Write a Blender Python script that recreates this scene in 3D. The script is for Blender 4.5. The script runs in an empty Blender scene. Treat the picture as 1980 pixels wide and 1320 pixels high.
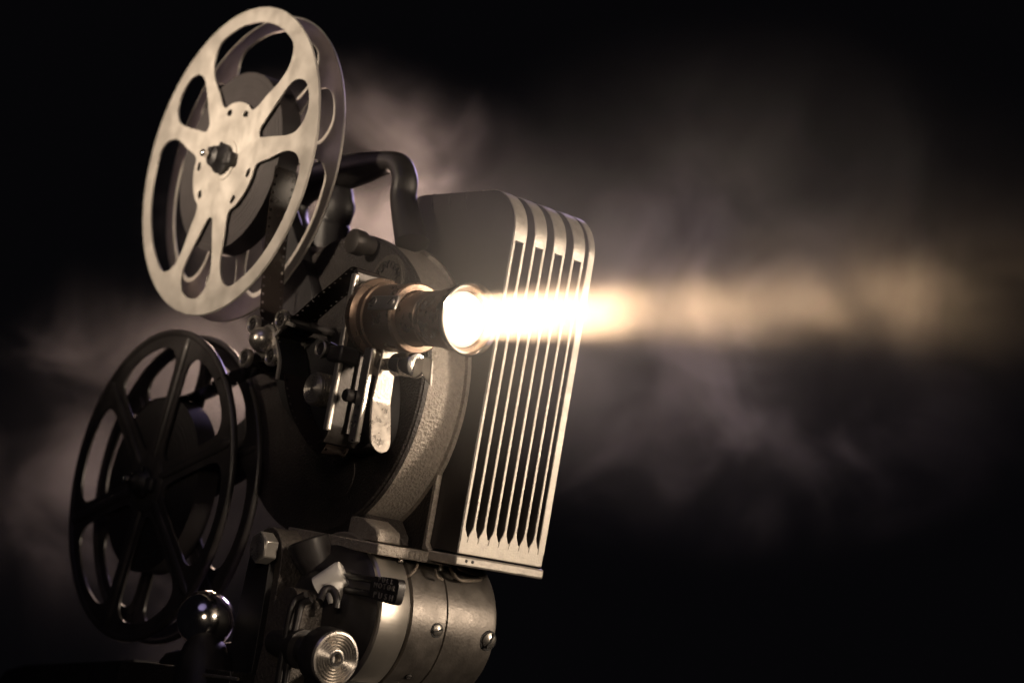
import bpy, bmesh, math, random
from mathutils import Vector, Matrix, geometry, noise
random.seed(4)
S = bpy.context.scene
col = S.collection
MM = 0.001
PI = math.pi

# ------------------------------------------------------------------ camera
R = ((-0.743818, 0.646014, 0.171413), (0.208718, -0.019124, 0.977788), (0.634943, 0.763073, -0.120612))
CAM = Vector((0.474959, 0.846721, -0.189191))
F = 3334.17                                            # focal length in photo pixels (1980 wide)
cd = bpy.data.cameras.new('camera'); cam = bpy.data.objects.new('camera', cd); col.objects.link(cam)
M3 = Matrix(R).transposed().to_4x4()
cam.matrix_world = Matrix.Translation(CAM) @ M3
cd.sensor_width = 36.0; cd.lens = F / 1980 * 36
cd.clip_start = 0.01; cd.clip_end = 50
cd.dof.use_dof = True; cd.dof.focus_distance = 0.84; cd.dof.aperture_fstop = 6.3
S.camera = cam

# ------------------------------------------------------------------ world, view
w = bpy.data.worlds.new('World'); S.world = w; w.use_nodes = True
w.node_tree.nodes['Background'].inputs[0].default_value = (0.0016, 0.0015, 0.0019, 1)
w.node_tree.nodes['Background'].inputs[1].default_value = 1.0
S.view_settings.view_transform = 'Standard'; S.view_settings.look = 'None'
S.view_settings.exposure = 0; S.view_settings.gamma = 1
S.render.engine = 'CYCLES'
S.cycles.use_denoising = True
try:
    S.cycles.denoiser = 'OPENIMAGEDENOISE'
except Exception:
    pass
S.cycles.max_bounces = 6; S.cycles.diffuse_bounces = 2; S.cycles.glossy_bounces = 4
S.cycles.transmission_bounces = 2; S.cycles.volume_bounces = 0; S.cycles.transparent_max_bounces = 8
S.cycles.volume_max_steps = 128
S.cycles.sample_clamp_indirect = 4.0

def look(o, target):
    d = Vector(target) - o.location
    o.rotation_euler = d.to_track_quat('-Z', 'Y').to_euler()

def lamp(name, kind, loc, energy, color, target=None, **kw):
    l = bpy.data.lights.new(name, kind); l.energy = energy; l.color = color
    for k, v in kw.items(): setattr(l, k, v)
    o = bpy.data.objects.new(name, l); col.objects.link(o); o.location = loc
    if target is not None: look(o, target)
    o['kind'] = 'helper'
    return o

WARM = (1.0, 0.80, 0.60)
lamp('key_lamp', 'AREA', (1.10, -0.06, 0.12), 0.27, WARM, (0, -0.01, 0.02), shape='DISK', size=0.14, spread=math.radians(16))
lamp('front_lamp', 'AREA', (-0.700, 0.90, 0.08), 0.24, WARM, (-0.07, 0.18, -0.10), shape='RECTANGLE', size=0.12, size_y=0.30, spread=math.radians(25))
lamp('mechanism_fill_lamp', 'AREA', (-0.05, 1.25, 0.22), 0.095, WARM, (0.025, 0.16, -0.115), shape='DISK', size=0.12, spread=math.radians(12))  # added lamp, unseen; stands in for lens glow on barrel and rim
lamp('side_lamp', 'AREA', (0.72, 0.95, 0.10), 0.026, WARM, (0.0, 0.13, -0.15), shape='RECTANGLE', size_y=0.34, size=0.24, spread=math.radians(17))
lamp('fill_lamp', 'AREA', (0.9, 0.5, 0.9), 0.07, (0.62, 0.52, 1.0), (0, 0.1, -0.1), shape='DISK', size=0.8, spread=math.radians(60))
lamp('smoke_lamp', 'POINT', (-0.386, -0.433, 0.083), 4.6, (1.0, 0.70, 0.50), shadow_soft_size=0.03)
lamp('smoke_lamp', 'POINT', (-0.341, -0.527, -0.076), 2.8, (1.0, 0.70, 0.54), shadow_soft_size=0.03)
lamp('smoke_wash_lamp', 'AREA', (-1.25, -0.75, 0.55), 1.25, (0.72, 0.54, 0.98), (-0.40, -0.25, 0.0), shape='DISK', size=0.3, spread=math.radians(60))
beam = lamp('beam_lamp', 'AREA', (-0.009, 0.2365, -0.0868), 0.15, (1.0, 0.66, 0.36), (-0.009, 1.2365, -0.055), shape='DISK', size=0.021, spread=math.radians(7.5))
lamp('beam_halo_lamp', 'AREA', (-0.009, 0.2367, -0.0868), 0.075, (1.0, 0.66, 0.42), (-0.009, 1.2365, -0.030), shape='DISK', size=0.022, spread=math.radians(17))

# ------------------------------------------------------------------ helpers
def at(px, py, x=None, y=None, z=None):
    """photo pixel -> point in mm on the plane x=, y= or z= (mm)"""
    c = ((px - 990) / F, -(py - 660) / F, -1.0)
    d = Vector([sum(R[j][i] * c[j] for j in range(3)) for i in range(3)])
    i, v = (0, x) if x is not None else (1, y) if y is not None else (2, z)
    return (CAM + d * ((v * MM - CAM[i]) / d[i])) * 1000.0

def mesh_obj(name, bm, mat, parent=None, bevel=0.0, seg=2, ang=38):
    bmesh.ops.remove_doubles(bm, verts=bm.verts, dist=1e-4)
    bmesh.ops.recalc_face_normals(bm, faces=bm.faces)
    bmesh.ops.scale(bm, vec=(MM, MM, MM), verts=bm.verts)
    me = bpy.data.meshes.new(name); bm.to_mesh(me); bm.free()
    me.materials.append(mat)
    me.shade_smooth(); me.set_sharp_from_angle(angle=math.radians(ang))
    o = bpy.data.objects.new(name, me); col.objects.link(o)
    if parent is not None:
        o.parent = parent
        if parent.type == 'EMPTY':
            o.matrix_parent_inverse = Matrix.Translation(parent.location).inverted()
    if bevel:
        m = o.modifiers.new('edge', 'BEVEL'); m.width = bevel * MM; m.segments = seg
        m.limit_method = 'ANGLE'; m.angle_limit = math.radians(38); m.harden_normals = False
    return o

def thing(name, label, cat, loc, group=None):
    o = bpy.data.objects.new(name, None); col.objects.link(o)
    o.location = Vector(loc) * MM; o.empty_display_size = 0.02
    o['label'] = label; o['category'] = cat
    if group: o['group'] = group
    return o

def basis(axis):
    a = Vector(axis).normalized()
    t = Vector((0, 0, 1)) if abs(a.z) < 0.9 else Vector((0, 1, 0))
    u = t.cross(a).normalized(); v = a.cross(u)
    return a, u, v

def b_lathe(bm, c, axis, prof, seg=48):
    a, u, v = basis(axis); c = Vector(c); rings = []
    for t, r in prof:
        if r <= 1e-6: rings.append([bm.verts.new(c + a * t)])
        else: rings.append([bm.verts.new(c + a * t + (u * math.cos(2*PI*k/seg) + v * math.sin(2*PI*k/seg)) * r) for k in range(seg)])
    for A, B in zip(rings, rings[1:]):
        for k in range(seg):
            k2 = (k + 1) % seg
            if len(A) == 1 and len(B) == 1: break
            if len(A) == 1: bm.faces.new((A[0], B[k], B[k2]))
            elif len(B) == 1: bm.faces.new((A[k], A[k2], B[0]))
            else: bm.faces.new((A[k], A[k2], B[k2], B[k]))
    return bm

def lathe(name, c, axis, prof, mat, parent, seg=48, bevel=0, ang=38):
    return mesh_obj(name, b_lathe(bmesh.new(), c, axis, prof, seg), mat, parent, bevel, ang=ang)

def b_box(bm, x0, x1, y0, y1, z0, z1, m=None):
    vs = [bm.verts.new((x, y, z)) for x in (x0, x1) for y in (y0, y1) for z in (z0, z1)]
    for f in ((0,1,3,2),(4,6,7,5),(0,4,5,1),(2,3,7,6),(0,2,6,4),(1,5,7,3)): bm.faces.new([vs[i] for i in f])
    if m is not None: bmesh.ops.transform(bm, matrix=m, verts=vs)
    return vs

def box(name, x0, x1, y0, y1, z0, z1, mat, parent, bevel=0.6, m=None, seg=2):
    bm = bmesh.new(); b_box(bm, x0, x1, y0, y1, z0, z1, m)
    return mesh_obj(name, bm, mat, parent, bevel, seg)

def smooth_closed(pts, n=6):
    out = []; N = len(pts)
    for i in range(N):
        p0, p1, p2, p3 = [Vector(pts[(i + k - 1) % N]) for k in range(4)]
        for j in range(n):
            t = j / n
            out.append(0.5 * ((2*p1) + (p2-p0)*t + (2*p0-5*p1+4*p2-p3)*t*t + (3*p1-p0-3*p2+p3)*t**3))
    return out

def smooth_open(pts, n=8):
    P = [Vector(p) for p in pts]; P = [2*P[0]-P[1]] + P + [2*P[-1]-P[-2]]; out = []
    for i in range(1, len(P) - 2):
        p0, p1, p2, p3 = P[i-1:i+3]
        for j in range(n):
            t = j / n
            out.append(0.5 * ((2*p1) + (p2-p0)*t + (2*p0-5*p1+4*p2-p3)*t*t + (3*p1-p0-3*p2+p3)*t**3))
    out.append(P[-2]); return out

def b_plate(bm, outer, holes, x0, x1):
    """outline in (y, z) with holes, extruded between x0 and x1"""
    loops = [[Vector((0, p[0], p[1])) for p in l] for l in [outer] + list(holes)]
    flat = [p for l in loops for p in l]
    tris = geometry.tessellate_polygon(loops)
    A = [bm.verts.new((x0, p.y, p.z)) for p in flat]; B = [bm.verts.new((x1, p.y, p.z)) for p in flat]
    for t in tris:
        try:
            bm.faces.new([A[i] for i in t]); bm.faces.new([B[i] for i in reversed(t)])
        except ValueError: pass
    o = 0
    for l in loops:
        n = len(l)
        for k in range(n):
            k2 = (k + 1) % n
            bm.faces.new((A[o+k], A[o+k2], B[o+k2], B[o+k]))
        o += n
    return bm

def plate(name, outer, holes, x0, x1, mat, parent, bevel=0.0):
    return mesh_obj(name, b_plate(bmesh.new(), outer, holes, x0, x1), mat, parent, bevel)

def circle(cy, cz, r, n=96): return [(cy + r*math.cos(2*PI*k/n), cz + r*math.sin(2*PI*k/n)) for k in range(n)]
def polar(cy, cz, pts): return [Vector((cy + r*math.cos(math.radians(a)), cz + r*math.sin(math.radians(a)))) for r, a in pts]

def b_tube(bm, path, rad, seg=12, flat=1.0, up=(1, 0, 0), cap=True):
    """tube along a path; rad may be a list; flat scales the section along 'up'"""
    P = [Vector(p) for p in path]; rings = []; up = Vector(up)
    for i, p in enumerate(P):
        d = (P[min(i+1, len(P)-1)] - P[max(i-1, 0)]).normalized()
        u = (up - d * up.dot(d))
        u = u.normalized() if u.length > 1e-4 else basis(d)[1]
        v = d.cross(u); r = rad[i] if isinstance(rad, (list, tuple)) else rad
        rings.append([bm.verts.new(p + u*(math.cos(2*PI*k/seg)*r*flat) + v*(math.sin(2*PI*k/seg)*r)) for k in range(seg)])
    for A, B in zip(rings, rings[1:]):
        for k in range(seg): bm.faces.new((A[k], A[(k+1) % seg], B[(k+1) % seg], B[k]))
    if cap: bm.faces.new(rings[0]); bm.faces.new(list(reversed(rings[-1])))
    return bm

def tube(name, path, rad, mat, parent, seg=12, flat=1.0, up=(1, 0, 0)):
    return mesh_obj(name, b_tube(bmesh.new(), path, rad, seg, flat, up), mat, parent, ang=60)

def ribbon(name, path_yz, x0, x1, th, mat, parent=None, drift=None):
    """strip that follows a path in the y-z plane, th thick"""
    bm = bmesh.new(); P = [Vector(p) for p in path_yz]; prev = None
    for i, p in enumerate(P):
        d = (P[min(i+1, len(P)-1)] - P[max(i-1, 0)]).normalized(); n = Vector((-d.y, d.x)) * th * 0.5
        dx = drift(i / (len(P) - 1)) if drift else 0.0
        q = [bm.verts.new((x + dx, (p + s*n).x, (p + s*n).y)) for x, s in ((x0, 1), (x1, 1), (x1, -1), (x0, -1))]
        if prev:
            for k in range(4): bm.faces.new((prev[k], prev[(k+1) % 4], q[(k+1) % 4], q[k]))
        else: bm.faces.new(q)
        prev = q
    bm.faces.new(list(reversed(prev)))
    L_ = [0.0]
    for p, q in zip(P, P[1:]): L_.append(L_[-1] + (q - p).length)
    uv = bm.loops.layers.uv.new('length'); near = [(p, l) for p, l in zip(P, L_)]
    for f in bm.faces:
        c = f.calc_center_median(); k = min(range(len(P)), key=lambda i: (P[i] - Vector((c.y, c.z))).length)
        for lp in f.loops:
            i = min(range(max(0, k - 2), min(len(P), k + 3)), key=lambda i: (P[i] - Vector((lp.vert.co.y, lp.vert.co.z))).length)
            dx = drift(i / (len(P) - 1)) if drift else 0.0
            lp[uv].uv = (abs(lp.vert.co.x - dx - x0), L_[i])
    return mesh_obj(name, bm, mat, parent, ang=50)

# ------------------------------------------------------------------ materials
def mat(name, base, rough=0.4, metal=0.0, var=0.0, vscale=60, bump=0.0, bscale=900, coat=0.0, stretch=None, rvar=0.0, base2=None, bdist=0.0004):
    m = bpy.data.materials.new(name); m.use_nodes = True
    nt = m.node_tree; N = nt.nodes; L = nt.links; b = N['Principled BSDF']
    b.inputs['Base Color'].default_value = (*base, 1); b.inputs['Roughness'].default_value = rough
    b.inputs['Metallic'].default_value = metal; b.inputs['Coat Weight'].default_value = coat
    b.inputs['Coat Roughness'].default_value = 0.15
    tc = N.new('ShaderNodeTexCoord'); src = tc.outputs['Object']
    if stretch:
        mp = N.new('ShaderNodeMapping'); mp.inputs['Scale'].default_value = stretch; L.new(src, mp.inputs[0]); srcs = mp.outputs[0]
    else: srcs = src
    if var or rvar:
        n = N.new('ShaderNodeTexNoise'); n.inputs['Scale'].default_value = vscale; n.inputs['Detail'].default_value = 6; n.inputs['Roughness'].default_value = 0.65
        L.new(src, n.inputs['Vector'])
        r = N.new('ShaderNodeMapRange'); r.inputs[1].default_value = 0.3; r.inputs[2].default_value = 0.7; L.new(n.outputs[0], r.inputs[0])
        if var:
            mx = N.new('ShaderNodeMix'); mx.data_type = 'RGBA'; L.new(r.outputs[0], mx.inputs['Factor'])
            lo = base2 or tuple(c * (1 - var) for c in base)
            mx.inputs['A'].default_value = (*lo, 1); mx.inputs['B'].default_value = (*[min(1, c * (1 + var)) for c in base], 1)
            L.new(mx.outputs['Result'], b.inputs['Base Color'])
        if rvar:
            r2 = N.new('ShaderNodeMapRange'); r2.inputs[3].default_value = max(0.03, rough - rvar); r2.inputs[4].default_value = min(1, rough + rvar)
            L.new(r.outputs[0], r2.inputs[0]); L.new(r2.outputs[0], b.inputs['Roughness'])
    if bump:
        n2 = N.new('ShaderNodeTexNoise'); n2.inputs['Scale'].default_value = bscale; n2.inputs['Detail'].default_value = 3
        L.new(srcs, n2.inputs['Vector'])
        bp = N.new('ShaderNodeBump'); bp.inputs['Strength'].default_value = bump; bp.inputs['Distance'].default_value = bdist
        L.new(n2.outputs[0], bp.inputs['Height']); L.new(bp.outputs[0], b.inputs['Normal'])
    return m

ALU = mat('aluminium_worn', (0.55, 0.52, 0.48), 0.46, 0.45, 0.06, 70, 0.30, 300, rvar=0.14, base2=(0.46, 0.43, 0.39), stretch=(1, 5, 0.35))
BLACK = mat('black_enamel', (0.028, 0.025, 0.025), 0.40, 0.0, 0.3, 80, 0.10, 500, coat=0.08, rvar=0.08)
MATT = mat('black_matt_paint', (0.010, 0.009, 0.010), 0.55, 0.0, 0.3, 90, 0.2, 1200, rvar=0.1)
CRACK = mat('crackle_paint', (0.026, 0.022, 0.021), 0.40, 0.15, 0.25, 70, 1.0, 800, rvar=0.1, bdist=0.0008)
LIT_PAINT = mat('lit_body_paint', (0.32, 0.285, 0.25), 0.42, 0.25, 0.25, 400, 1.0, 700, rvar=0.1, bdist=0.0011)  # body paint lightened to stand in for strong light on the rim
BRONZE = mat('lit_bronze_crackle_paint', (0.10, 0.087, 0.077), 0.45, 0.3, 0.3, 400, 1.0, 700, rvar=0.1, bdist=0.001)  # lightened crackle paint standing in for front light that the motor blocks
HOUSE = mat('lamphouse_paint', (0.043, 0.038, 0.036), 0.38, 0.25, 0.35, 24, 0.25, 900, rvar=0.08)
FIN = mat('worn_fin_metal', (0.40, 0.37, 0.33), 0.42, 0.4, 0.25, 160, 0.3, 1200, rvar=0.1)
CHROME = mat('chrome', (0.80, 0.77, 0.73), 0.12, 1.0, 0.06, 120, 0.03, 600, rvar=0.05)
SATIN = mat('satin_steel', (0.50, 0.47, 0.43), 0.34, 0.65, 0.12, 150, 0.15, 900, rvar=0.08)
BAND = mat('motor_band_steel', (0.55, 0.51, 0.46), 0.36, 0.85, 0.08, 40, 0.1, 500, stretch=(0.15, 1, 1), rvar=0.04)
BALL = mat('worn_chrome', (0.85, 0.82, 0.78), 0.16, 1.0, 0.1, 60, 0.05, 500, rvar=0.08)
NICKEL = mat('brushed_nickel', (0.62, 0.58, 0.53), 0.30, 0.9, 0.1, 150, 0.15, 900, rvar=0.08)
MOTOR = mat('motor_aluminium', (0.17, 0.153, 0.137), 0.42, 0.6, 0.22, 90, 0.25, 700, rvar=0.1)
BRASS = mat('oxidised_brass', (0.31, 0.22, 0.165), 0.30, 0.7, 0.08, 110, 0.15, 900, rvar=0.08)
FILM = mat('film_celluloid', (0.018, 0.013, 0.011), 0.25, 0.0, 0.2, 100)
FILM.node_tree.nodes['Principled BSDF'].inputs['Base Color'].default_value = (0.030, 0.022, 0.018, 1)
def perforate(m, width):
    nt = m.node_tree; b = nt.nodes['Principled BSDF']; L = nt.links
    def mn(op, a, b_=None):
        n = nt.nodes.new('ShaderNodeMath'); n.operation = op
        for i, v in ((0, a), (1, b_)):
            if v is None: continue
            if isinstance(v, (int, float)): n.inputs[i].default_value = v
            else: L.new(v, n.inputs[i])
        return n.outputs[0]
    uvn = nt.nodes.new('ShaderNodeUVMap'); uvn.uv_map = 'length'; sp = nt.nodes.new('ShaderNodeSeparateXYZ'); L.new(uvn.outputs[0], sp.inputs[0])
    along = mn('LESS_THAN', mn('FRACT', mn('DIVIDE', sp.outputs[1], 7.62 * 0.62)), 0.30)
    edge = mn('SUBTRACT', width * 0.5, mn('ABSOLUTE', mn('SUBTRACT', sp.outputs[0], width * 0.5)))   # distance to the nearer edge
    row = mn('MULTIPLY', mn('GREATER_THAN', edge, 0.7), mn('LESS_THAN', edge, 2.0))
    L.new(mn('SUBTRACT', 1.0, mn('MULTIPLY', along, row)), b.inputs['Alpha'])
ROLL = mat('wound_film', (0.026, 0.022, 0.023), 0.55, 0.0, 0.25, 60)
WHITE = mat('chrome_glare_white', (0.88, 0.85, 0.80), 0.25, 0.0, 0.05, 60, coat=0.4)  # white colour stands in for overexposed glare on chrome
WIRE = mat('cloth_wire', (0.24, 0.20, 0.16), 0.7, 0.0, 0.3, 300, 0.6, 1500)

HANDLE = mat('worn_black_handle', (0.016, 0.014, 0.014), 0.5, 0.0, 0.3, 70, 0.15, 700, rvar=0.12)
# concentric winding lines on the film roll
def winding(m, cy, cz):
    nt = m.node_tree; N = nt.nodes; L = nt.links; b = N['Principled BSDF']
    tc = N.new('ShaderNodeTexCoord'); sp = N.new('ShaderNodeSeparateXYZ'); L.new(tc.outputs['Object'], sp.inputs[0])
    cb = N.new('ShaderNodeCombineXYZ')
    for i, c in ((1, cy), (2, cz)):
        s = N.new('ShaderNodeMath'); s.operation = 'SUBTRACT'; L.new(sp.outputs[i], s.inputs[0]); s.inputs[1].default_value = c * MM; L.new(s.outputs[0], cb.inputs[i])
    ln = N.new('ShaderNodeVectorMath'); ln.operation = 'LENGTH'; L.new(cb.outputs[0], ln.inputs[0])
    n = N.new('ShaderNodeTexNoise'); n.noise_dimensions = '1D'; n.inputs['Scale'].default_value = 700; n.inputs['Detail'].default_value = 4
    L.new(ln.outputs['Value'], n.inputs['W'])
    bp = N.new('ShaderNodeBump'); bp.inputs['Strength'].default_value = 0.8; bp.inputs['Distance'].default_value = 0.0006
    L.new(n.outputs[0], bp.inputs['Height']); L.new(bp.outputs[0], b.inputs['Normal'])

# lit lens glass
GLOW = bpy.data.materials.new('lit_lens_glass'); GLOW.use_nodes = True
b = GLOW.node_tree.nodes['Principled BSDF']; b.inputs['Base Color'].default_value = (0.9, 0.9, 0.9, 1)
nt = GLOW.node_tree; tc = nt.nodes.new('ShaderNodeTexCoord'); vs_ = nt.nodes.new('ShaderNodeVectorMath'); vs_.operation = 'DISTANCE'
vm_ = nt.nodes.new('ShaderNodeVectorMath'); vm_.operation = 'MULTIPLY'; vm_.inputs[1].default_value = (1, 0, 1)
nt.links.new(tc.outputs['Object'], vm_.inputs[0]); nt.links.new(vm_.outputs[0], vs_.inputs[0]); vs_.inputs[1].default_value = (-0.0085, 0, -0.0880)
rg_ = nt.nodes.new('ShaderNodeMapRange'); rg_.interpolation_type = 'SMOOTHSTEP'; nt.links.new(vs_.outputs['Value'], rg_.inputs[0])
for i, q in enumerate((0.001, 0.0118, 30.0, 0.6)): rg_.inputs[i + 1].default_value = q
nt.links.new(rg_.outputs[0], b.inputs['Emission Strength'])
b.inputs['Emission Color'].default_value = (1.0, 0.80, 0.55, 1)
b.inputs['Roughness'].default_value = 0.05

# ------------------------------------------------------------------ PROJECTOR
pr = thing('film_projector', 'dark metal vintage film projector with finned lamp house throwing a bright beam', 'projector', (-30, 100, -300))
BY, BZ = 98.0, -118.0                                   # centre of the round body

# body casting
lathe('body_plate', (-30, BY, BZ), (-1, 0, 0), [(0, 0), (0, 77.5), (0.4, 78.6), (1.4, 79.2), (1.6, 80), (4.2, 80), (4.6, 79), (4.6, 0)], CRACK, pr, 128)
rim = lathe('body_rim', (-34.4, BY, BZ), (-1, 0, 0), [(0, 70), (0, 78.3), (0.6, 79), (22, 79), (22.4, 81), (24.6, 81), (25, 80.4), (25, 70)], LIT_PAINT, pr, 128)
plate('rear_web', [(100, -150), (165, -140), (166.5, -150), (166.5, -191), (168, -194.6), (100, -194.6)], [], -56.8, -59.2, CRACK, pr, 0.3)
plate('web_edge', [(163, -136), (168.6, -137), (169, -150), (169, -190.5), (172, -194.4), (166.7, -194.4), (166.7, -150)], [], -56.4, -59.8, LIT_PAINT, pr, 0.5)  # lit front edges of web and foot take the lightened paint, cores stay dark
plate('body_foot', [(138, -184), (152, -184), (163, -188.5), (165, -194.4), (138, -194.4)], [], -30.5, -45, LIT_PAINT, pr, 1.2)
plate('foot_core', [(96, -182), (148, -182), (156, -190), (157, -194.6), (96, -194.6)], [], -32, -56, CRACK, pr, 1.0)
box('shelf_plate', -72, -26, 92, 172, -200.5, -195, LIT_PAINT, pr, 0.7)

# badge with raised lettering
def text_mesh(s, size, depth):
    cu = bpy.data.curves.new('t', 'FONT'); cu.body = s; cu.size = size * MM; cu.extrude = depth * MM * 0.5
    cu.align_x = 'CENTER'; cu.align_y = 'CENTER'; cu.resolution_u = 3
    o = bpy.data.objects.new('t', cu); col.objects.link(o)
    me = bpy.data.meshes.new_from_object(o); bpy.data.objects.remove(o)
    return me
def letter(s, size, depth, c, angle, parent, m, name='letter'):
    """letter on a face that looks along +x; angle turns it in the face"""
    me = text_mesh(s, size, depth); me.materials.append(m)
    o = bpy.data.objects.new(name, me); col.objects.link(o); o.parent = parent
    # text x -> +y , text y -> +z, text normal -> +x
    B = Matrix(((0, 0, 1), (1, 0, 0), (0, 1, 0))).to_4x4()
    o.matrix_local = Matrix.Translation(Vector(c) * MM) @ Matrix.Rotation(angle, 4, 'X') @ B
    return o
bc = at(746, 545, x=-29)
badge = lathe('badge', (-30.2, bc.y, bc.z), (1, 0, 0), [(0, 14.5), (0.5, 14.5), (0.5, 13.2), (1.1, 13.0), (1.1, 11.8), (0.7, 11.6), (0.7, 0)], BRONZE, pr, 64)  # plate's paint lightened here to stand in for the lens glow
for s, a in zip('PLAYGEAR', (152, 133, 116, 100, 74, 58, 41, 22)):
    r = 9.2; t = math.radians(a)
    letter(s, 5.6, 0.8, (-29.3, bc.y + r*math.cos(t), bc.z + r*math.sin(t)), t - PI/2, badge, BLACK)
lc = at(655, 915, x=-29.5)
ring2 = lathe('cover_disc', (-30.1, lc.y, lc.z), (1, 0, 0), [(0, 13.4), (0.7, 13.2), (0.9, 12.6), (0.9, 0)], CRACK, pr, 64)
for i, s in enumerate('MADE IN USA'):
    if s == ' ': continue
    t = math.radians(218 + i * 10.5); r = 17.2
    letter(s, 4.6, 0.7, (-29.9, lc.y + r*math.cos(t), lc.z + r*math.sin(t)), t + PI/2, ring2, BLACK)

# raised mechanism cover behind the gate
mo = [at(530, 700, x=-16), at(533, 745, x=-16), at(548, 790, x=-16), at(585, 838, x=-16), at(630, 865, x=-16), at(680, 868, x=-16), at(715, 850, x=-16), at(730, 780, x=-16), at(720, 700, x=-16), at(640, 660, x=-16), at(570, 655, x=-16)]
mc = plate('mechanism_cover', smooth_closed([(p.y, p.z) for p in mo], 5), [], -31, -17, MATT, pr, 1.2)

# lifting handle
hp = [at(797, 470, x=-45), at(786, 420, x=-45), at(780, 380, x=-45), at(783, 345, x=-45), at(772, 318, x=-45), at(745, 315, x=-45), at(700, 325, x=-45), at(655, 337, x=-45), at(610, 352, x=-45), at(575, 385, x=-45), at(570, 430, x=-45), at(585, 480, x=-45)]
hr = [7.8, 6.8, 6.2, 6.0, 6.0, 6.2, 8.4, 9.6, 9.0, 7.0, 7.0, 10.0]
path = smooth_open([tuple(p) for p in hp], 6); rad = [v.x for v in smooth_open([(r, 0) for r in hr], 6)]
tube('handle', path, rad, HANDLE, pr, 20, 1.25)
tube('handle_foot', smooth_open([tuple(at(640, 335, x=-46)), tuple(at(648, 365, x=-46)), tuple(at(652, 398, x=-46)), tuple(at(640, 432, x=-46)), tuple(at(630, 485, x=-46))], 6), [8.0]*6 + [10.0]*6 + [11.0]*6 + [12.0]*7, MATT, pr, 20, 0.9)
sc = at(688, 468, x=-20)
lathe('stud', (-30, sc.y, sc.z), (1, 0, 0), [(0, 5.2), (5.5, 5.2), (6, 6.6), (11.5, 6.8), (12.6, 6.2), (13, 5), (13.1, 0)], HOUSE, pr, 40)

# ---------------- lamp house
XL, XR, YF = -60.0, -116.0, 191.0
ZB, ZT, RC = -193.0, -9.0, 24.0
lh = None
def house_profile(off):
    r = RC - off; cy, cz = YF - RC, ZT - RC
    pts = [(96 + off, ZB), (YF - off, ZB), (YF - off, cz)]
    pts += [(cy + r*math.cos(a), cz + r*math.sin(a)) for a in [PI/2*k/10 for k in range(1, 10)]]
    pts += [(cy, ZT - off)]
    pts += [(96 + off + 14*(1 - math.sin(a)), ZT - off - 14*(1 - math.cos(a))) for a in [PI/2*k/6 for k in range(0, 7)]]
    return pts
lh = plate('lamp_house', house_profile(5.0), [], XL - 0.4, XR + 0.4, HOUSE, pr, 2.2)
# side cheeks that stand up to the full outline leave the fluted front open between them
def shell_path():
    cy, cz = YF - RC, ZT - RC
    P = [(YF, -187.0), (YF, -183.8), (YF, -182.4), (YF, -180.8), (YF, -178.8), (YF, -120), (YF, -60), (YF, cz)]
    P += [(cy + RC*math.cos(a), cz + RC*math.sin(a)) for a in [PI/2*k/12 for k in range(1, 12)]]
    P += [(cy, ZT), (cy - 8, ZT)]
    return [Vector(p) for p in P]
SP = shell_path()
def strip(bm, P, spans, depth=5.0, slope=0.55):
    """spans: per path point (x_left, x_right) of the crest; walls slope outwards to the floor"""
    prev = None
    for i, p in enumerate(P):
        d = (P[min(i+1, len(P)-1)] - P[max(i-1, 0)]).normalized(); n = Vector((d.y, -d.x))
        xa, xb = spans[i]; q = p - n * depth; e = p - n * 0.35
        r = [bm.verts.new((xa + slope, q.x, q.y)), bm.verts.new((xa, e.x, e.y)), bm.verts.new((xa - 0.35, p.x, p.y)), bm.verts.new((xb + 0.35, p.x, p.y)), bm.verts.new((xb, e.x, e.y)), bm.verts.new((xb - slope, q.x, q.y))]
        if prev:
            for k in range(5):
                f = bm.faces.new((prev[k], prev[k+1], r[k+1], r[k])); f.material_index = 1 if k in (0, 4) else 0  # groove walls in the dark house paint, so the grooves read as shaded
        else: bm.faces.new(r)
        prev = r
    bm.faces.new(list(reversed(prev)))
PITCH = 6.72; RW = 1.9
ridges = [XL - 0.1 - i * PITCH for i in range(8)]
def wob(i): return random.uniform(-0.12, 0.12)
for k in range(4):
    bm = bmesh.new()
    for i in (2*k, 2*k + 1):
        x = ridges[i]; sp = []
        for j, p in enumerate(SP):
            e = (2.3, 1.9, 1.2, 0.45, 0.0)[j] if j < 5 else 0.0
            lo = x + (e if i else 0.0) ; sp.append((lo + wob(j)*0.5, x - RW - e + wob(j)*0.5))
        strip(bm, SP, sp)
    top = [Vector((YF, -36.0))] + SP[7:]
    xa, xb = ridges[2*k] - RW + 0.5, ridges[2*k+1] - 0.5 + 0.9
    sp = [(xa, xb)] * len(top)
    strip(bm, [p - Vector((0.0, 0.0)) for p in top], [(xa + 0.2, xb - 1.1)] * len(top), depth=4.95, slope=0.0)
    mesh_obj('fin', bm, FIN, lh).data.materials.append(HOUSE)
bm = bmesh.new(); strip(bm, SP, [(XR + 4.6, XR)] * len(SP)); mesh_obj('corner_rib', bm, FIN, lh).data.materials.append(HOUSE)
plate('side_cheek', house_profile(0.45), [], XL + 0.5, XL - 0.25, HOUSE, lh, 0.3)
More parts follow.
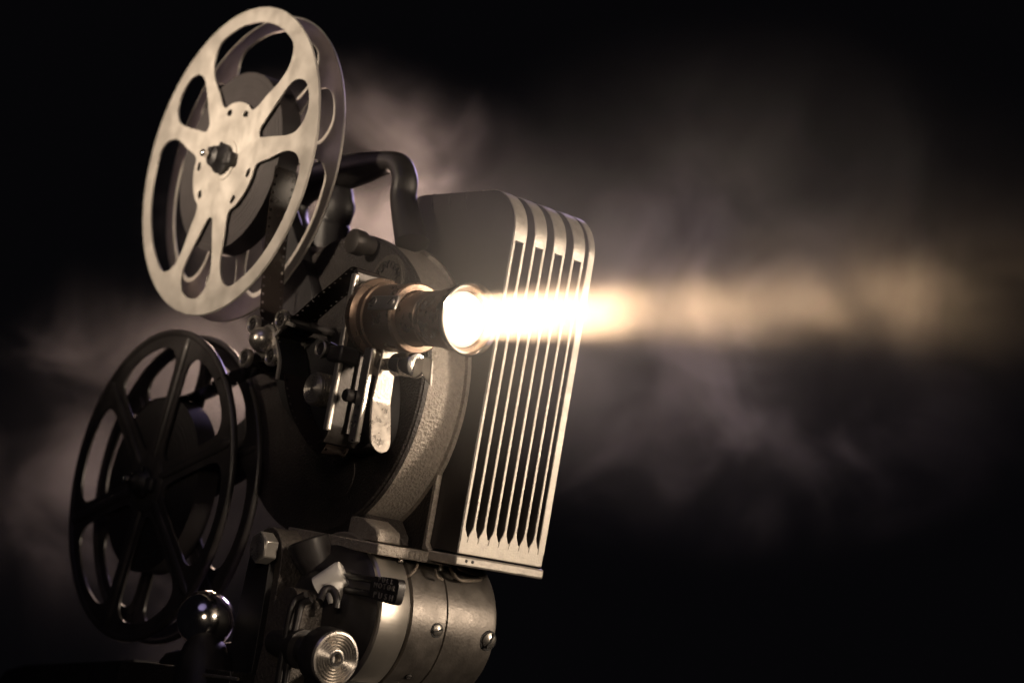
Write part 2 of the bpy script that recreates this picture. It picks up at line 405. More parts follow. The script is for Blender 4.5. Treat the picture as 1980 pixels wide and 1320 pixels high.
# front band under the flutes, crown behind them, lip at the foot
box('front_band', XL - 0.1, XR + 0.1, YF - 6, YF - 0.25, -193.2, -184.2, FIN, lh, 0.5)
plate('crown', [(110, ZT - 6), (YF - RC - 7.6, ZT - 6), (YF - RC - 7.6, ZT - 0.1), (112, ZT - 0.1), (104, ZT - 1.6), (100, ZT - 6)], [], XL - 0.2, XR + 0.2, HOUSE, lh, 1.6)
for yy in (118, 133, 147):
    tube('crown_rib', [(XL - 3, yy - 2.5, ZT + 0.1), (XL - 0.6, yy, ZT - 1.2), (XL + 0.1, yy + 2.0, ZT - 6.5), (XL + 0.1, yy + 4.0, ZT - 12)], [1.0, 1.1, 0.9, 0.3], HOUSE, lh, 10)
box('foot_lip', -115.5, -57.2, 94, 193.6, -199, -194, FIN, lh, 1.0)
for (x, y) in ((-64, 193.7), (-68, 193.7)):
    lathe('rivet', (x, y - 0.4, -196.2), (0, 1, 0), [(0, 0.9), (0.5, 0.8), (0.8, 0)], MATT, lh, 12)

# ---------------- lens
LX, LZ = -9.0, -87.6
lens = lathe('lens_mount', (LX, 160, LZ), (0, 1, 0), [(0, 12), (0, 18.8), (1.0, 19.4), (4.5, 19.4), (5.2, 18.6), (6.2, 16.8), (8.0, 16.6), (8.6, 17.3), (10.5, 17.3), (11, 16.4), (29.0, 16.4), (29.6, 17.0), (32.6, 17.0), (33.4, 16.2), (33.6, 13.6), (31, 13.5)], BRASS, pr, 96)
barrel = lathe('lens_barrel', (LX, 190, LZ), (0, 1, 0), [(0, 13.0), (16.0, 13.0), (16.3, 12.6), (16.8, 12.6), (17.1, 13.2), (20.0, 13.2), (20.3, 12.7), (20.8, 12.7), (21.2, 13.3), (26, 13.7), (33.0, 15.2), (40.0, 16.5), (42.6, 16.9), (43.3, 16.7), (43.4, 16.0), (42.6, 15.4), (40.0, 13.6), (38, 13.2)], BRASS, pr, 96)
lathe('lens_bezel', (LX, 230.2, LZ), (0, 1, 0), [(0, 16.2), (0.2, 16.75), (2.6, 17.2), (3.4, 17.0), (3.6, 16.3), (2.8, 15.6), (0.5, 14.2)], CHROME, barrel, 96)
lathe('lens_glass', (LX, 227.5, LZ), (0, 1, 0), [(0, 12.9), (0.6, 11.0), (1.2, 8), (1.7, 4), (1.9, 0)], GLOW, barrel, 64)
# nameplate with two screws on the mount
def radial(cx, cz, r, ang, y): return Vector((cx + r*math.cos(ang), y, cz + r*math.sin(ang)))
def screw(name, p, axis, r, m, parent, slot_ang=0.4, head=1.2):
    a, u, v = basis(axis); p = Vector(p)
    s = lathe(name, p, axis, [(-0.5, r*0.96), (0, r), (head*0.45, r*0.95), (head*0.85, r*0.6), (head, 0)], m, parent, 24)
    bm = bmesh.new()
    d = u*math.cos(slot_ang) + v*math.sin(slot_ang); e = a.cross(d)
    mm = Matrix((d, e, a)).transposed().to_4x4(); mm.translation = p + a*head*0.72
    b_box(bm, -r*0.93, r*0.93, -r*0.13, r*0.13, -head*0.4, head*0.36, mm); mesh_obj('slot', bm, MATT, s)
    return s
an = math.radians(14)
pm = Matrix.Translation((LX, 0, LZ)) @ Matrix.Rotation(-an, 4, 'Y')
clip = box('lens_clip', 15.9, 17.4, 175.5, 197.5, -3.7, 3.7, SATIN, lens, 0.9, pm, 3)
for yy in (178.8, 193.6):
    c = radial(LX, LZ, 17.4, an, yy)
    screw('screw', c, (math.cos(an), 0, math.sin(an)), 2.6 if yy < 185 else 2.1, NICKEL if yy > 185 else BLACK, lens, 0.9)
# focusing knob under the lens
fz, fx = -110.2, -9.0
lathe('focus_shaft', (fx, 160, fz), (0, 1, 0), [(0, 3.2), (6.5, 3.2), (7, 6.0), (9.0, 6.2), (9.5, 3.0), (24, 3.0)], NICKEL, pr, 32)
lathe('focus_knob', (fx, 183, fz), (0, 1, 0), [(0, 3), (0.2, 5.0), (0.9, 5.6), (6.5, 5.6), (7.2, 5.2), (9.5, 6.1), (15.5, 6.1), (16.2, 5.6), (16.4, 3.0), (16.0, 0)], CHROME, pr, 40)
fb = [at(812, 700, x=-13), at(824, 690, x=-13), at(836, 696, x=-13), at(833, 747, x=-13), at(818, 725, x=-13)]
plate('focus_bracket', [(p.y, p.z) for p in fb], [], -12.5, -14, SATIN, pr, 0.4)

# ---------------- film gate
GATE = mat('blackened_gate_steel', (0.045, 0.040, 0.037), 0.35, 0.5, 0.3, 120, 0.2, 800, rvar=0.1)
gp = [(149.0, -66.5), (151.5, -65.2), (153.2, -67.0), (153.5, -72), (153.4, -142), (152.8, -148), (150.5, -151.5), (146.0, -152.8), (146.0, -151.4), (149.6, -150.2), (151.4, -147.5), (151.8, -142), (151.8, -72), (151.2, -68)]
gate = plate('film_gate', gp, [], 2.2, -21.0, GATE, pr, 0.35)
box('gate_rail', 1.4, 4.4, 151.0, 154.8, -146, -68, SATIN, gate, 0.9, None, 3)
box('pressure_pad', -3, -15, 153.4, 155.6, -104, -72, CHROME, gate, 0.6)
box('gate_runner', -7, -12, 153.3, 155.0, -146, -106, GATE, gate, 0.5)
for zz in (-76, -90):
    screw('screw', (-18.0, 153.5, zz), (0, 1, 0), 1.5, NICKEL, gate, 0.5, 0.8)
box('gate_latch', -4, 7.0, 146.5, 158.5, -112.5, -104.5, BLACK, gate, 1.2)
re = at(620, 674, x=9)
roll_e = lathe('gate_roller', (9, re.y, re.z), (-1, 0, 0), [(0.6, 0), (0.6, 2.0), (0, 2.3), (0, 3.2), (-0.3, 3.7), (0.5, 4.3), (2.0, 4.4), (3.0, 3.8), (9, 3.8), (9.5, 4.4), (20, 4.4)], BLACK, pr, 36)
lathe('cap_ring', (9.3, re.y, re.z), (1, 0, 0), [(-0.6, 4.3), (0.2, 4.35), (0.5, 4.0), (0.3, 3.4), (-0.4, 3.1)], NICKEL, roll_e, 36)
tube('gate_spring', [tuple(at(640, 662, x=6)), tuple(at(652, 668, x=4)), tuple(at(662, 674, x=2))], 0.5, CHROME, gate, 8)
# release lever in front of the gate
lv = [(176.0, -100), (177.6, -100), (178.4, -128), (180.6, -136), (183.6, -143), (184.2, -151), (182.8, -151.2), (181.8, -143.6), (178.8, -136.6), (176.8, -128)]
bm = bmesh.new()
def lever_ring(t):  # t along the blade from z=-98 to -153
    z = -98 - 55*t
    y = 176.0 + (0 if t < 0.55 else 7.5 * (t - 0.55)/0.45 * 0.9)
    hw = 4.2 + 1.9*min(1, t*1.4)
    if z < -146.5: hw = 6.1*math.sqrt(max(0.0, 1 - ((-146.5 - z)/6.5)**2))
    return z, y, max(hw, 0.25)
prev = None
for k in range(41):
    z, y, hw = lever_ring(k/40)
    r = [bm.verts.new((-9.5 + hw, y - 1.6, z)), bm.verts.new((-9.5 + hw, y, z)), bm.verts.new((-9.5 - hw, y, z)), bm.verts.new((-9.5 - hw, y - 1.6, z))]
    if prev:
        for q in range(4): bm.faces.new((prev[q], prev[(q+1) % 4], r[(q+1) % 4], r[q]))
    else: bm.faces.new(r)
    prev = r
bm.faces.new(list(reversed(prev)))
LEVER = mat('lever_steel', (0.33, 0.30, 0.27), 0.33, 0.75, 0.25, 130, 0.2, 700, rvar=0.12)
lever = mesh_obj('release_lever', bm, LEVER, pr, 0.45, 2, 40)
box('lever_arm', -2.6, 0.4, 168, 174.5, -150, -104, NICKEL, lever, 0.8)
lathe('lever_pivot', (4, 164, -128), (-1, 0, 0), [(0, 0), (0, 2.6), (0.6, 3.2), (12, 3.2)], BLACK, lever, 24)
# knurled knob
kc = at(603, 750, x=2)
knob = lathe('knurled_knob', (2, kc.y, kc.z), (-1, 0, 0), [(0, 0)] + [(0.35 if i % 2 else 0.0, 0.9 + i*0.62) for i in range(11)] + [(0.5, 7.9), (1.2, 8.2), (9.6, 8.2), (10.4, 7.6), (11, 4), (19, 4)], NICKEL, pr, 48, ang=25)
bm = bmesh.new()
for i in range(44):
    a = 2*PI*i/44
    for j in range(5):
        cc = Vector((-0.2 - j*1.65, kc.y + 8.2*math.cos(a), kc.z + 8.2*math.sin(a)))
        mm = Matrix.Translation(cc) @ Matrix.Rotation(a, 4, 'X')
        b_box(bm, -0.5, 0.5, -0.3, 0.35, -0.36, 0.36, mm)
k2 = mesh_obj('knurling', bm, NICKEL, knob); k2['kind'] = 'stuff'

# ---------------- sprocket with its four guide rollers
dc = at(500, 655, x=6)
spk = lathe('sprocket', (6, dc.y, dc.z), (-1, 0, 0), [(-4.5, 0), (-4.2, 2.2), (-3.0, 4.4), (-1, 6.0), (1.5, 6.8), (4.0, 7.0), (4.4, 8.6), (6.0, 9.2), (7.0, 8.6), (7.4, 7.6), (20, 7.6), (20.4, 9.2), (23, 9.2), (23.5, 5), (36, 5)], NICKEL, pr, 56)
for i in range(16):
    a = 2*PI*i/16
    lathe('tooth', (-0.6, dc.y + 9.0*math.cos(a), dc.z + 9.0*math.sin(a)), (0, math.cos(a), math.sin(a)), [(-0.6, 0.7), (0.5, 0.6), (1.4, 0.25), (1.5, 0)], NICKEL, spk, 8)
for px, py, rr in ((487, 626, 4.8), (541, 617, 5.2), (471, 691, 5.0), (521, 688, 5.0)):
    c = at(px, py, x=3)
    g = lathe('guide_roller', (3, c.y, c.z), (-1, 0, 0), [(0.9, 0), (0.9, rr*0.2), (0.2, rr*0.24), (0.2, rr*0.3), (0.9, rr*0.34), (0.9, rr*0.62), (0.3, rr*0.7), (0.6, rr*0.98), (3.2, rr*1.0), (3.8, rr*0.72), (16, rr*0.72), (16.6, rr), (19, rr), (19.4, rr*0.5), (33, rr*0.5)], BLACK, pr, 36)
    lathe('cap_ring', (3.1, c.y, c.z), (1, 0, 0), [(-3.0, rr*1.01), (-0.7, rr*1.02), (0.0, rr*0.93), (-0.1, rr*0.76), (-0.7, rr*0.66)], NICKEL, g, 36)
# film guard: bent bright strip beside the sprocket
gpts = [at(570, 630, x=1), at(558, 625, x=1), at(550, 630, x=1), at(541, 641, x=1), at(533, 650, x=1), at(535, 662, x=1), at(540, 685, x=1), at(541, 705, x=1), at(537, 733, x=1)]
ribbon('film_guard', smooth_open([(p.y, p.z) for p in gpts], 4), 2.0, 0.6, 1.8, SATIN, pr)
ribbon('guard_wall', smooth_open([(p.y, p.z) for p in gpts], 4), 0.59, -16, 1.2, MATT, pr)
ca = [at(463, 672, x=-10), at(545, 668, x=-10), at(552, 700, x=-10), at(520, 708, x=-10), at(462, 712, x=-10)]
plate('roller_bracket', smooth_closed([(p.y, p.z) for p in ca], 5), [], -20, -30.5, MATT, pr, 0.8)

# ---------------- reel arms
def arm(name, a, bb, wa, wb, x0, x1, m, parent):
    a, bb = Vector(a), Vector(bb); d = (bb - a).normalized(); n = Vector((-d.y, d.x)); pts = []
    for k in range(9): t = PI/2 + PI*k/8; pts.append(a + d*wa*math.cos(t) + n*wa*math.sin(t))
    for k in range(9): t = -PI/2 + PI*k/8; pts.append(bb + d*wb*math.cos(t) + n*wb*math.sin(t))
    return plate(name, pts, [], x0, x1, m, parent, 1.2)
R2Y, R2Z, R2X = -30.6, -185.1, -8.2
arm('upper_reel_arm', (0, 0), (62, -78), 11, 17, -23, -31.5, MATT, pr)
arm('lower_reel_arm', (R2Y, R2Z), (56, -140), 11, 18, -31.5, -39, MATT, pr)
def spindle(y, z, x, parent):
    s = lathe('spindle', (x, y, z), (1, 0, 0), [(-26, 4), (0.1, 4.0), (0.4, 8.6), (3.5, 8.8), (4.6, 7.2), (9, 5.6), (10, 3.2), (11, 2.2), (13, 2.1), (14.2, 1.4), (14.4, 0)], MATT, parent, 32)
    box('latch_plate', x + 0.9, x + 5, y - 6, y + 13, z - 4.6, z + 3.2, MATT, s, 1.4)
    box('latch', x + 2, x + 11.5, y - 1.6, y + 1.6, z + 2.4, z + 4.6, MATT, s, 0.5)
    lathe('latch_pin', (x + 5, y + 1, z + 4), (0.1, 0.15, 1), [(0, 1.0), (4.6, 0.9), (5, 0)], MATT, s, 12)
    lathe('spindle_tip', (x + 12.4, y, z), (1, 0, 0), [(0, 2.3), (2.4, 2.2), (3.2, 1.4), (3.4, 0)], CHROME, s, 20)
spindle(0, 0, 0.2, pr)
spindle(R2Y, R2Z, R2X + 0.2, pr)

# ---------------- motor
MY, MZ = 140.3, -231.1
mo = lathe('motor', (0, MY, MZ), (-1, 0, 0), [(47, 30), (47.0, 36.8), (49.0, 36.9), (49.4, 38.2), (70.3, 38.4), (70.6, 37.6), (71.2, 37.6), (71.5, 38.4), (101, 38.4), (103.5, 37.8), (105, 35.5), (106, 30), (106, 0)], MOTOR, pr, 128)
lathe('motor_band', (0, MY, MZ), (-1, 0, 0), [(29, 34.5), (29.0, 38.0), (29.8, 38.9), (46.0, 39.0), (46.8, 38.4), (47.2, 36)], BAND, mo, 128)
lathe('motor_end_cap', (0, MY, MZ), (-1, 0, 0), [(15, 0), (15, 16), (17, 20), (24, 27), (27, 34), (29.2, 36.2), (30, 36.2)], BLACK, mo, 96)
for px, py, x, r in ((845, 1218, -64.5, 3.0), (944, 1238, -96.5, 4.2), (790, 1307, -62, 1.6)):
    c = at(px, py, x=x); d = Vector((0, c.y - MY, c.z - MZ))
    # on the drum along this line of sight
    best = None
    for k in range(400):
        q = at(px, py, x=x + (k - 200)*0.1)
        e = abs(math.hypot(q.y - MY, q.z - MZ) - 38.4)
        if q.y > MY and (best is None or e < best[0]): best = (e, q)
    q = best[1]; d = Vector((0, q.y - MY, q.z - MZ)).normalized()
    lathe('screw_seat', q - d*0.35, d, [(0, r*1.25), (0.5, r*1.22), (0.52, r*0.9)], MATT, mo, 24)
    screw('screw', q, d, r, NICKEL, mo, 0.3 if r < 4 else 1.2, r*0.45)
# wires under the shelf
def wire(pts, r, m, parent, name='wire'): return tube(name, smooth_open(pts, 8), r, m, parent, 8)
wire([tuple(at(808, 1078, y=160)), tuple(at(806, 1095, y=170)), tuple(at(796, 1108, y=172)), tuple(at(785, 1115, y=170))], 0.8, WIRE, mo)
wire([tuple(at(868, 1082, y=168)), tuple(at(874, 1105, y=172)), tuple(at(888, 1120, y=174)), tuple(at(908, 1122, y=172)), tuple(at(935, 1120, y=166))], 0.9, WIRE, mo)
wire([tuple(at(885, 1098, y=168)), tuple(at(905, 1106, y=170)), tuple(at(935, 1112, y=165))], 0.8, WIRE, mo)
wire([tuple(at(842, 1100, y=172)), tuple(at(845, 1114, y=175)), tuple(at(855, 1120, y=174))], 0.7, WIRE, mo)
for px, py in ((775, 1080), (852, 1097)):
    c = at(px, py, y=168); lathe('terminal', c, (0, 0.3, -1), [(-5, 1.5), (0, 1.6), (1.6, 1.5), (2, 0)], NICKEL, mo, 16)

# ---------------- pedestal and controls under the body
po = smooth_closed([(84, -292), (84, -220), (87, -203), (98, -196.5), (109, -202), (113, -216), (114, -250), (115, -292)], 4)
ped = plate('pedestal', po, [], -12, -37, BRONZE, pr, 1.6)
plate('pedestal_edge', smooth_closed([(88, -290), (88, -220), (91, -207), (98, -202), (105, -206), (108, -218), (109, -290)], 4), [], -8.5, -12.5, MATT, ped, 1.2)
hc = at(500, 1057, x=-1)
bm = bmesh.new()
ring = [(hc.y + 8.2*math.cos(PI/3*k + 0.5), hc.z + 8.2*math.sin(PI/3*k + 0.5)) for k in range(6)]
b_plate(bm, ring, [], -8.0, -0.5)
nut = mesh_obj('hex_nut', bm, SATIN, pr, 0.6, 2)
lathe('nut_face', (-0.6, hc.y, hc.z), (1, 0, 0), [(0, 6.8), (0.4, 6.6)] + [(0.4 + (0.25 if i % 2 else 0), 6.2 - i*0.62) for i in range(9)] + [(0.6, 0)], NICKEL, nut, 40, ang=20)
lathe('bushing', (-36, 103, -209), (-1, 0, 0), [(0, 12), (1.5, 12.6), (4.5, 12.6), (6, 11.5), (6.5, 6), (9, 6)], NICKEL, ped, 48)
lathe('chute', at(612, 1095, x=-22), (0.35, -0.35, 0.9), [(-16, 3.5), (-8, 6), (4, 9.5), (13, 11), (14, 10), (4, 8)], BLACK, pr, 32)
wc = at(648, 1116, x=-17)
lathe('pilot_cap', wc, (-0.50, 0.62, 0.60), [(-10, 5.2), (-2, 6.0), (3.5, 6.6), (5.0, 6.0), (5.4, 0)], WHITE, pr, 40)
lathe('pilot_socket', wc + Vector((1, 2.5, -6.5)), (-0.1, 0.3, -1), [(-3.5, 6), (1, 4.6), (6, 3)], WHITE, pr, 32)
# tilt bracket with its loop of cable and clamping knob
tb = smooth_closed([(128, -285), (130, -240), (134, -228), (142, -223), (150, -226), (152, -240), (153, -285)], 4)
tilt = plate('tilt_bracket', tb, [], 0, -17, BRONZE, pr, 1.8)
tube('cable_clip', smooth_open([tuple(at(618, 1160, x=-3)), tuple(at(628, 1140, x=-6)), tuple(at(642, 1139, x=-9)), tuple(at(651, 1155, x=-10)), tuple(at(650, 1175, x=-10))], 6), 1.9, BLACK, tilt, 12)
wire([tuple(at(592, 1150, x=0)), tuple(at(574, 1158, x=2)), tuple(at(563, 1178, x=4)), tuple(at(556, 1215, x=4)), tuple(at(545, 1280, x=4)), tuple(at(535, 1340, x=4))], 2.0, BLACK, pr, 'cable')
wire([tuple(at(602, 1158, x=0)), tuple(at(584, 1168, x=2)), tuple(at(576, 1195, x=3)), tuple(at(566, 1240, x=4)), tuple(at(554, 1300, x=4)), tuple(at(549, 1340, x=4))], 1.8, BLACK, pr, 'cable')
kx = at(650, 1273, y=190)
ck = lathe('clamp_knob', (kx.x, 190, kx.z), (0, -1, 0), [(1.5, 0), (1.5, 2.6), (-0.1, 2.9), (-0.2, 3.6)] + [(0.55 if i % 2 else -0.1, 4.2 + i*0.72) for i in range(11)] + [(0.0, 12.4), (0.8, 12.9), (1.6, 13.0)], NICKEL, pr, 72, ang=20)
lathe('knob_skirt', (kx.x, 190, kx.z), (0, -1, 0), [(1.2, 12.2), (1.2, 13.1), (3, 13.6), (11, 13.6), (13.5, 12.6), (15, 9), (20, 7.5), (26, 7), (27, 9.5), (31, 9.5), (32, 7), (52, 6)], BLACK, ck, 56)
lathe('knob_hub', (kx.x, 190, kx.z), (0, -1, 0), [(-0.6, 2.4), (-0.6, 3.4), (0.6, 3.5)], BLACK, ck, 32)
# motor switch with raised words
bcn = at(748, 1140, x=-19)
sw = plate('motor_switch', smooth_closed([(bcn.y - 11, bcn.z - 4.2), (bcn.y - 11.4, bcn.z), (bcn.y - 10.8, bcn.z + 4.2), (bcn.y - 6, bcn.z + 5.4), (bcn.y + 5, bcn.z + 6), (bcn.y + 9.6, bcn.z + 5.4), (bcn.y + 10.6, bcn.z), (bcn.y + 9.0, bcn.z - 5.6), (bcn.y, bcn.z - 5.8), (bcn.y - 7, bcn.z - 5.6)], 5), [], -17.5, -21.5, BLACK, pr, 0.6)
box('divider', -17.6, -17.2, bcn.y - 9.5, bcn.y + 9.2, bcn.z - 1.15, bcn.z - 0.75, CRACK, sw, 0)
for word, dz, sz in (('PULL', 4.1, 3.2), ('MOTOR', 1.2, 3.6), ('PUSH', -3.3, 4.2)):
    n = len(word)
    for i, s in enumerate(word):
        letter(s, sz, 0.6, (-17.35, bcn.y + (i - (n-1)/2) * sz * (1.02 if word != 'MOTOR' else 0.98), bcn.z + dz), 0, sw, SATIN)
for dz in (3.2, -3.6):
    tube('switch_rod', [(-20, bcn.y - 34, bcn.z + dz - 0.5), (-20, bcn.y - 10, bcn.z + dz)], 1.7, BLACK, sw, 12)

# ---------------- base
bs = [(20, -273), (30, -270), (96, -254), (128, -254), (165, -262), (175, -330), (14, -330), (14, -278)]
base = plate('base_casting', bs, [], -10, -100, MATT, pr, 3)
plate('base_step', [(12, -281), (22, -279), (120, -268), (128, -330), (8, -330)], [], 10, -9.6, CRACK, base, 2.4)
tube('base_trim', [tuple(at(388, 1303, x=10.5)), tuple(at(460, 1312, x=10.5))], 0.9, NICKEL, base, 8)
lp = [at(18, 1325, x=-30), at(40, 1298, x=-30), at(75, 1288, x=-30), at(160, 1284, x=-30), at(290, 1278, x=-30)]
plate('rear_leg', [(p.y, p.z) for p in lp] + [(lp[-1].y, lp[-1].z - 40), (lp[0].y + 5, lp[0].z - 22)], [], -20, -44, MATT, base, 2)
ball = at(398, 1197, x=0)
tk = lathe('tilt_lever_stem', ball, (0.1, 0.45, -1), [(10, 8), (14, 10.5), (22, 14), (40, 16)], MATT, pr, 32)
bm = bmesh.new(); bmesh.ops.create_uvsphere(bm, u_segments=64, v_segments=40, radius=14.8); bmesh.ops.translate(bm, vec=ball, verts=bm.verts)
mesh_obj('lever_ball', bm, BALL, tk, ang=80)

# ------------------------------------------------------------------ REELS
top = thing('film_reel', 'large bare aluminium film reel mounted above the projector', 'film reel', (0, 0, 0), 'reels on the projector')
def reel1_holes(cy, cz):
    H = []
    for k in range(3):
        c = 83 + 120*k
        L_ = [(34.2, -29), (46, -34.5), (60, -38), (70, -37.0), (76.5, -33.5), (79.8, -28), (80.6, -14), (80.7, 0), (80.6, 14), (79.8, 28), (76.5, 33.5), (70, 37.0), (60, 38), (46, 34.5), (34.2, 29), (33.8, 15), (33.8, 0), (33.8, -15)]
        H.append(smooth_closed(polar(cy, cz, [(r, c + a) for r, a in L_]), 4))
        c = 23 + 120*k
        S_ = [(33.5, 0), (35.2, -5.0), (45, -9.5), (58, -13), (68, -13.4), (75, -10.4), (79.2, -6), (80.4, 0), (79.2, 6), (75, 10.4), (68, 13.4), (58, 13), (45, 9.5), (35.2, 5.0)]
        H.append(smooth_closed(polar(cy, cz, [(r, c + a) for r, a in S_]), 4))
        for sg in (-1, 1):
            c = 83 + 120*k + sg*19
            H.append(smooth_closed(polar(cy, cz, [(26.6, c - 4*sg), (29.5, c - 5.2*sg), (30.6, c), (29.6, c + 5.0*sg), (27.6, c + 4.0*sg)]), 3))
    return H
for nm, x in (('front_flange', 0.0), ('rear_flange', -16.2)):
    plate(nm, circle(0, 0, 89, 160), reel1_holes(0, 0), x, x - 1.1, ALU, top, 0.28)
    lathe('rim_bead', (x - 0.55, 0, 0), (1, 0, 0), [(-0.75, 88.2), (-0.75, 89.2), (0, 89.6), (0.75, 89.2), (0.75, 88.2)], ALU, top, 160)
lathe('hub', (-1.2, 0, 0), (-1, 0, 0), [(0, 6), (0, 24), (14.8, 24), (14.8, 6)], ALU, top, 64)
lathe('hub_plate', (0.0, 0, 0), (1, 0, 0), [(-0.1, 12), (0.7, 11.6), (0.8, 7)], ALU, top, 64)

bot = thing('film_reel', 'black enamelled film reel with six ribbed spokes at the lower arm', 'film reel', (R2X, R2Y, R2Z), 'reels on the projector')
def reel2_holes(cy, cz):
    H = []
    for k in range(6):
        c = 50 + 60*k
        L_ = [(20, 0), (21.5, -9), (28, -16), (40, -20.5), (55, -23), (68, -24), (74.5, -22), (78.0, -17), (79.2, -8), (79.4, 0), (79.2, 8), (78.0, 17), (74.5, 22), (68, 24), (55, 23), (40, 20.5), (28, 16), (21.5, 9)]
        H.append(smooth_closed(polar(cy, cz, [(r, c + a) for r, a in L_]), 4))
    return H
for nm, x, sg in (('front_flange', R2X, 1), ('rear_flange', R2X - 16.2, -1)):
    fl = plate(nm, circle(R2Y, R2Z, 88, 160), reel2_holes(R2Y, R2Z), x, x - 1.3, BLACK, bot, 0.35)
    lathe('rim_bead', (x - 0.65, R2Y, R2Z), (1, 0, 0), [(-1.6, 86.0), (-2.2, 87.2), (-1.6, 88.6), (0, 89.2), (1.6, 88.6), (2.2, 87.2), (1.6, 86.0), (0.6, 85)], BLACK, fl, 160, ang=60)
    for k in range(6):
        a = math.radians(20 + 60*k); d = Vector((0, math.cos(a), math.sin(a))); o = Vector((x - 0.65 + sg*0.5, R2Y, R2Z))
        pth = [o + d*r for r in (11, 14, 30, 60, 76, 82, 86)]
        bm = b_tube(bmesh.new(), pth, [1.5, 2.6, 2.9, 3.1, 3.3, 3.2, 1.2], 16, 0.62)
        mesh_obj('spoke_rib', bm, BLACK, fl, ang=60)
lathe('hub', (R2X - 1.4, R2Y, R2Z), (-1, 0, 0), [(0, 6), (0, 20), (14.6, 20), (14.6, 6)], BLACK, bot, 64)
lathe('hub_boss', (R2X, R2Y, R2Z), (1, 0, 0), [(-0.2, 17), (0.8, 16.6), (1.6, 14.5), (2.0, 8)], BLACK, bot, 64)

# wound film on both reels
ROLL2 = mat('wound_dark_film', (0.012, 0.010, 0.011), 0.55, 0.0, 0.25, 60); winding(ROLL, 0, 0); winding(ROLL2, R2Y, R2Z)
f1 = lathe('film_roll', (-2.4, 0, 0), (-1, 0, 0), [(0, 24.3), (0.0, 40), (0.15, 52), (12.6, 52.2), (12.8, 24.3)], ROLL, None, 128)
f1['label'] = 'grey wound film between the flanges of the aluminium reel'; f1['category'] = 'film roll'; f1['group'] = 'wound film'
f2 = lathe('film_roll', (R2X - 2.4, R2Y, R2Z), (-1, 0, 0), [(0, 20.3), (0.0, 40), (0.15, 50), (12.6, 50.2), (12.8, 20.3)], ROLL2, None, 128)
f2['label'] = 'dark wound film between the flanges of the black reel'; f2['category'] = 'film roll'; f2['group'] = 'wound film'

# ------------------------------------------------------------------ threaded film
fp = [(51.9, -6), (53.5, -30), (58, -58), (63, -80), (67, -91), (73, -96.5), (82, -97), (90, -93), (100, -87.5), (113, -79.5), (131, -69.5), (141, -64.0), (146.5, -64.2), (149.6, -68), (150.4, -74), (150.4, -110), (150.2, -142), (147.5, -153.6), (141, -157), (126, -149), (112, -138), (104, -128), (98, -118), (90, -113.5), (80, -113), (70, -113.5), (60, -115.6), (44, -118), (28, -122), (6, -129), (-16, -134.0), (-31, -135.0), (-48, -138), (-62, -146)]
perforate(FILM, 14.0)
fo = ribbon('film_strip', smooth_open(fp, 6), -1.4, -15.4, 0.25, FILM, None, lambda t: -8.6 * min(1, max(0, (t - 0.74) / 0.16)))
fo['label'] = 'dark film strip threaded from upper reel through sprocket and gate to lower reel'; fo['category'] = 'film strip'

# ------------------------------------------------------------------ SMOKE
def smoke_mat(name, density_fn, color):
    m = bpy.data.materials.new(name); m.use_nodes = True; nt = m.node_tree; nt.nodes.clear()
    out = nt.nodes.new('ShaderNodeOutputMaterial'); pv = nt.nodes.new('ShaderNodeVolumePrincipled')
    pv.inputs['Color'].default_value = (*color, 1); pv.inputs['Anisotropy'].default_value = 0.0
    nt.links.new(pv.outputs[0], out.inputs['Volume'])
    density_fn(nt, pv.inputs['Density'])
    return m
def node(nt, kind, **kw):
    n = nt.nodes.new(kind)
    for k, v in kw.items(): setattr(n, k, v)
    return n
def math_n(nt, op, a, b=None):
    n = node(nt, 'ShaderNodeMath', operation=op)
    for i, v in ((0, a), (1, b)):
        if v is None: continue
        if isinstance(v, (int, float)): n.inputs[i].default_value = v
        else: nt.links.new(v, n.inputs[i])
    return n.outputs[0]
def ramp(nt, v, a, b, lo, hi):
    n = node(nt, 'ShaderNodeMapRange', interpolation_type='SMOOTHSTEP'); nt.links.new(v, n.inputs[0])
    for i, q in enumerate((a, b, lo, hi)): n.inputs[i + 1].default_value = q
    return n.outputs[0]
def wisps(nt, scale, loc, lo, hi, detail=4):
    tc = node(nt, 'ShaderNodeTexCoord'); mp = node(nt, 'ShaderNodeMapping'); mp.inputs['Location'].default_value = loc
    nt.links.new(tc.outputs['Object'], mp.inputs[0])
    n = node(nt, 'ShaderNodeTexNoise'); n.inputs['Scale'].default_value = scale; n.inputs['Detail'].default_value = detail; n.inputs['Roughness'].default_value = 0.62; n.inputs['Distortion'].default_value = 0.9
    nt.links.new(mp.outputs[0], n.inputs['Vector'])
    return ramp(nt, n.outputs[0], lo, hi, 0.0, 1.0), tc.outputs['Object']
def axis_d(nt, vec, i): s = node(nt, 'ShaderNodeSeparateXYZ'); nt.links.new(vec, s.inputs[0]); return s.outputs[i]

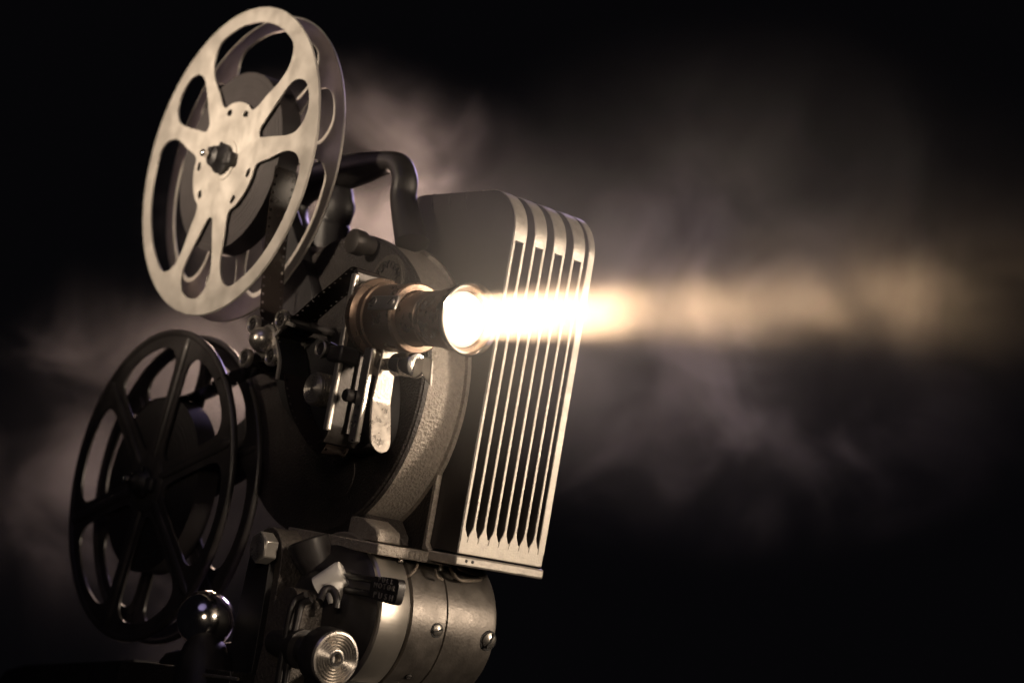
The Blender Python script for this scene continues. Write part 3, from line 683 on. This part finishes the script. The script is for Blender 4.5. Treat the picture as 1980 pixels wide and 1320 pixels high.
def blob(nt, oc, c, radii):
    """1 at c falling to 0 on the ellipsoid with these radii (metres)"""
    v = node(nt, 'ShaderNodeVectorMath', operation='SUBTRACT'); nt.links.new(oc, v.inputs[0]); v.inputs[1].default_value = c
    q = node(nt, 'ShaderNodeVectorMath', operation='DIVIDE'); nt.links.new(v.outputs[0], q.inputs[0]); q.inputs[1].default_value = radii
    l = node(nt, 'ShaderNodeVectorMath', operation='LENGTH'); nt.links.new(q.outputs[0], l.inputs[0])
    return ramp(nt, l.outputs['Value'], 0.0, 1.0, 1.0, 0.0)
def beam_density(nt, sock):
    wv, oc = wisps(nt, 16.0, (0.52, 0.31, 0.7), 0.40, 0.70, 8)
    near = blob(nt, oc, (-0.009, 0.266, -0.087), (0.09, 0.082, 0.09))  # extra density added at the lens to give its bloom
    body = blob(nt, oc, (-0.015, 0.375, -0.078), (0.13, 0.188, 0.12))
    y = axis_d(nt, oc, 1)
    floor = ramp(nt, y, 0.30, 0.47, 0.60, 0.12)
    a = math_n(nt, 'ADD', math_n(nt, 'MULTIPLY', wv, 1.8), floor)
    d = math_n(nt, 'ADD', math_n(nt, 'MULTIPLY', a, body), math_n(nt, 'MULTIPLY', near, 3.0))
    nt.links.new(d, sock)
def cloud_density(nt, sock):
    wv, oc = wisps(nt, 8.0, (0.2, 0.9, 0.35), 0.46, 0.70, 8)
    f1_ = blob(nt, oc, (0.27, -0.045, 0.10), (0.11, 0.20, 0.17))      # behind the handle
    f2_ = blob(nt, oc, (0.28, 0.09, -0.12), (0.11, 0.21, 0.20))       # behind the lower reel
    f3_ = blob(nt, oc, (0.28, -0.30, 0.07), (0.10, 0.36, 0.19))       # drifting off to the right
    f4_ = math_n(nt, 'MULTIPLY', blob(nt, oc, (0.29, 0.05, -0.03), (0.10, 0.11, 0.11)), 1.3)   # between the reels
    fade = math_n(nt, 'ADD', math_n(nt, 'ADD', math_n(nt, 'ADD', math_n(nt, 'MULTIPLY', f1_, 1.45), f4_), math_n(nt, 'MULTIPLY', f2_, 0.75)), math_n(nt, 'MULTIPLY', f3_, 0.8))
    d = math_n(nt, 'MULTIPLY', math_n(nt, 'ADD', math_n(nt, 'MULTIPLY', wv, 6.5), 0.22), fade)
    nt.links.new(d, sock)
def smoke(name, label, x0, x1, y0, y1, z0, z1, fn, color, rot=0.0, loc=(0, 0, 0), rate=1.0):
    bm = bmesh.new(); b_box(bm, x0, x1, y0, y1, z0, z1)
    m = smoke_mat(name, fn, color)
    o = mesh_obj(name, bm, m); o.location = Vector(loc) * MM; o.rotation_euler = (0, 0, rot)
    o['kind'] = 'stuff'; o['label'] = label; o['category'] = 'smoke'
    return o
GREY = (0.90, 0.88, 0.88)
smoke('smoke', 'lit smoke drifting through the projector beam', -180, 145, 205, 730, -260, 90, beam_density, GREY)
# the cloud behind: a box turned to lie across the line of sight
view = -Vector(R[2]); ang = math.atan2(view.y, view.x)
smoke('smoke', 'pale smoke hanging behind the projector', 155, 400, -760, 370, -360, 300, cloud_density, GREY, ang, (-110, -130, -60))
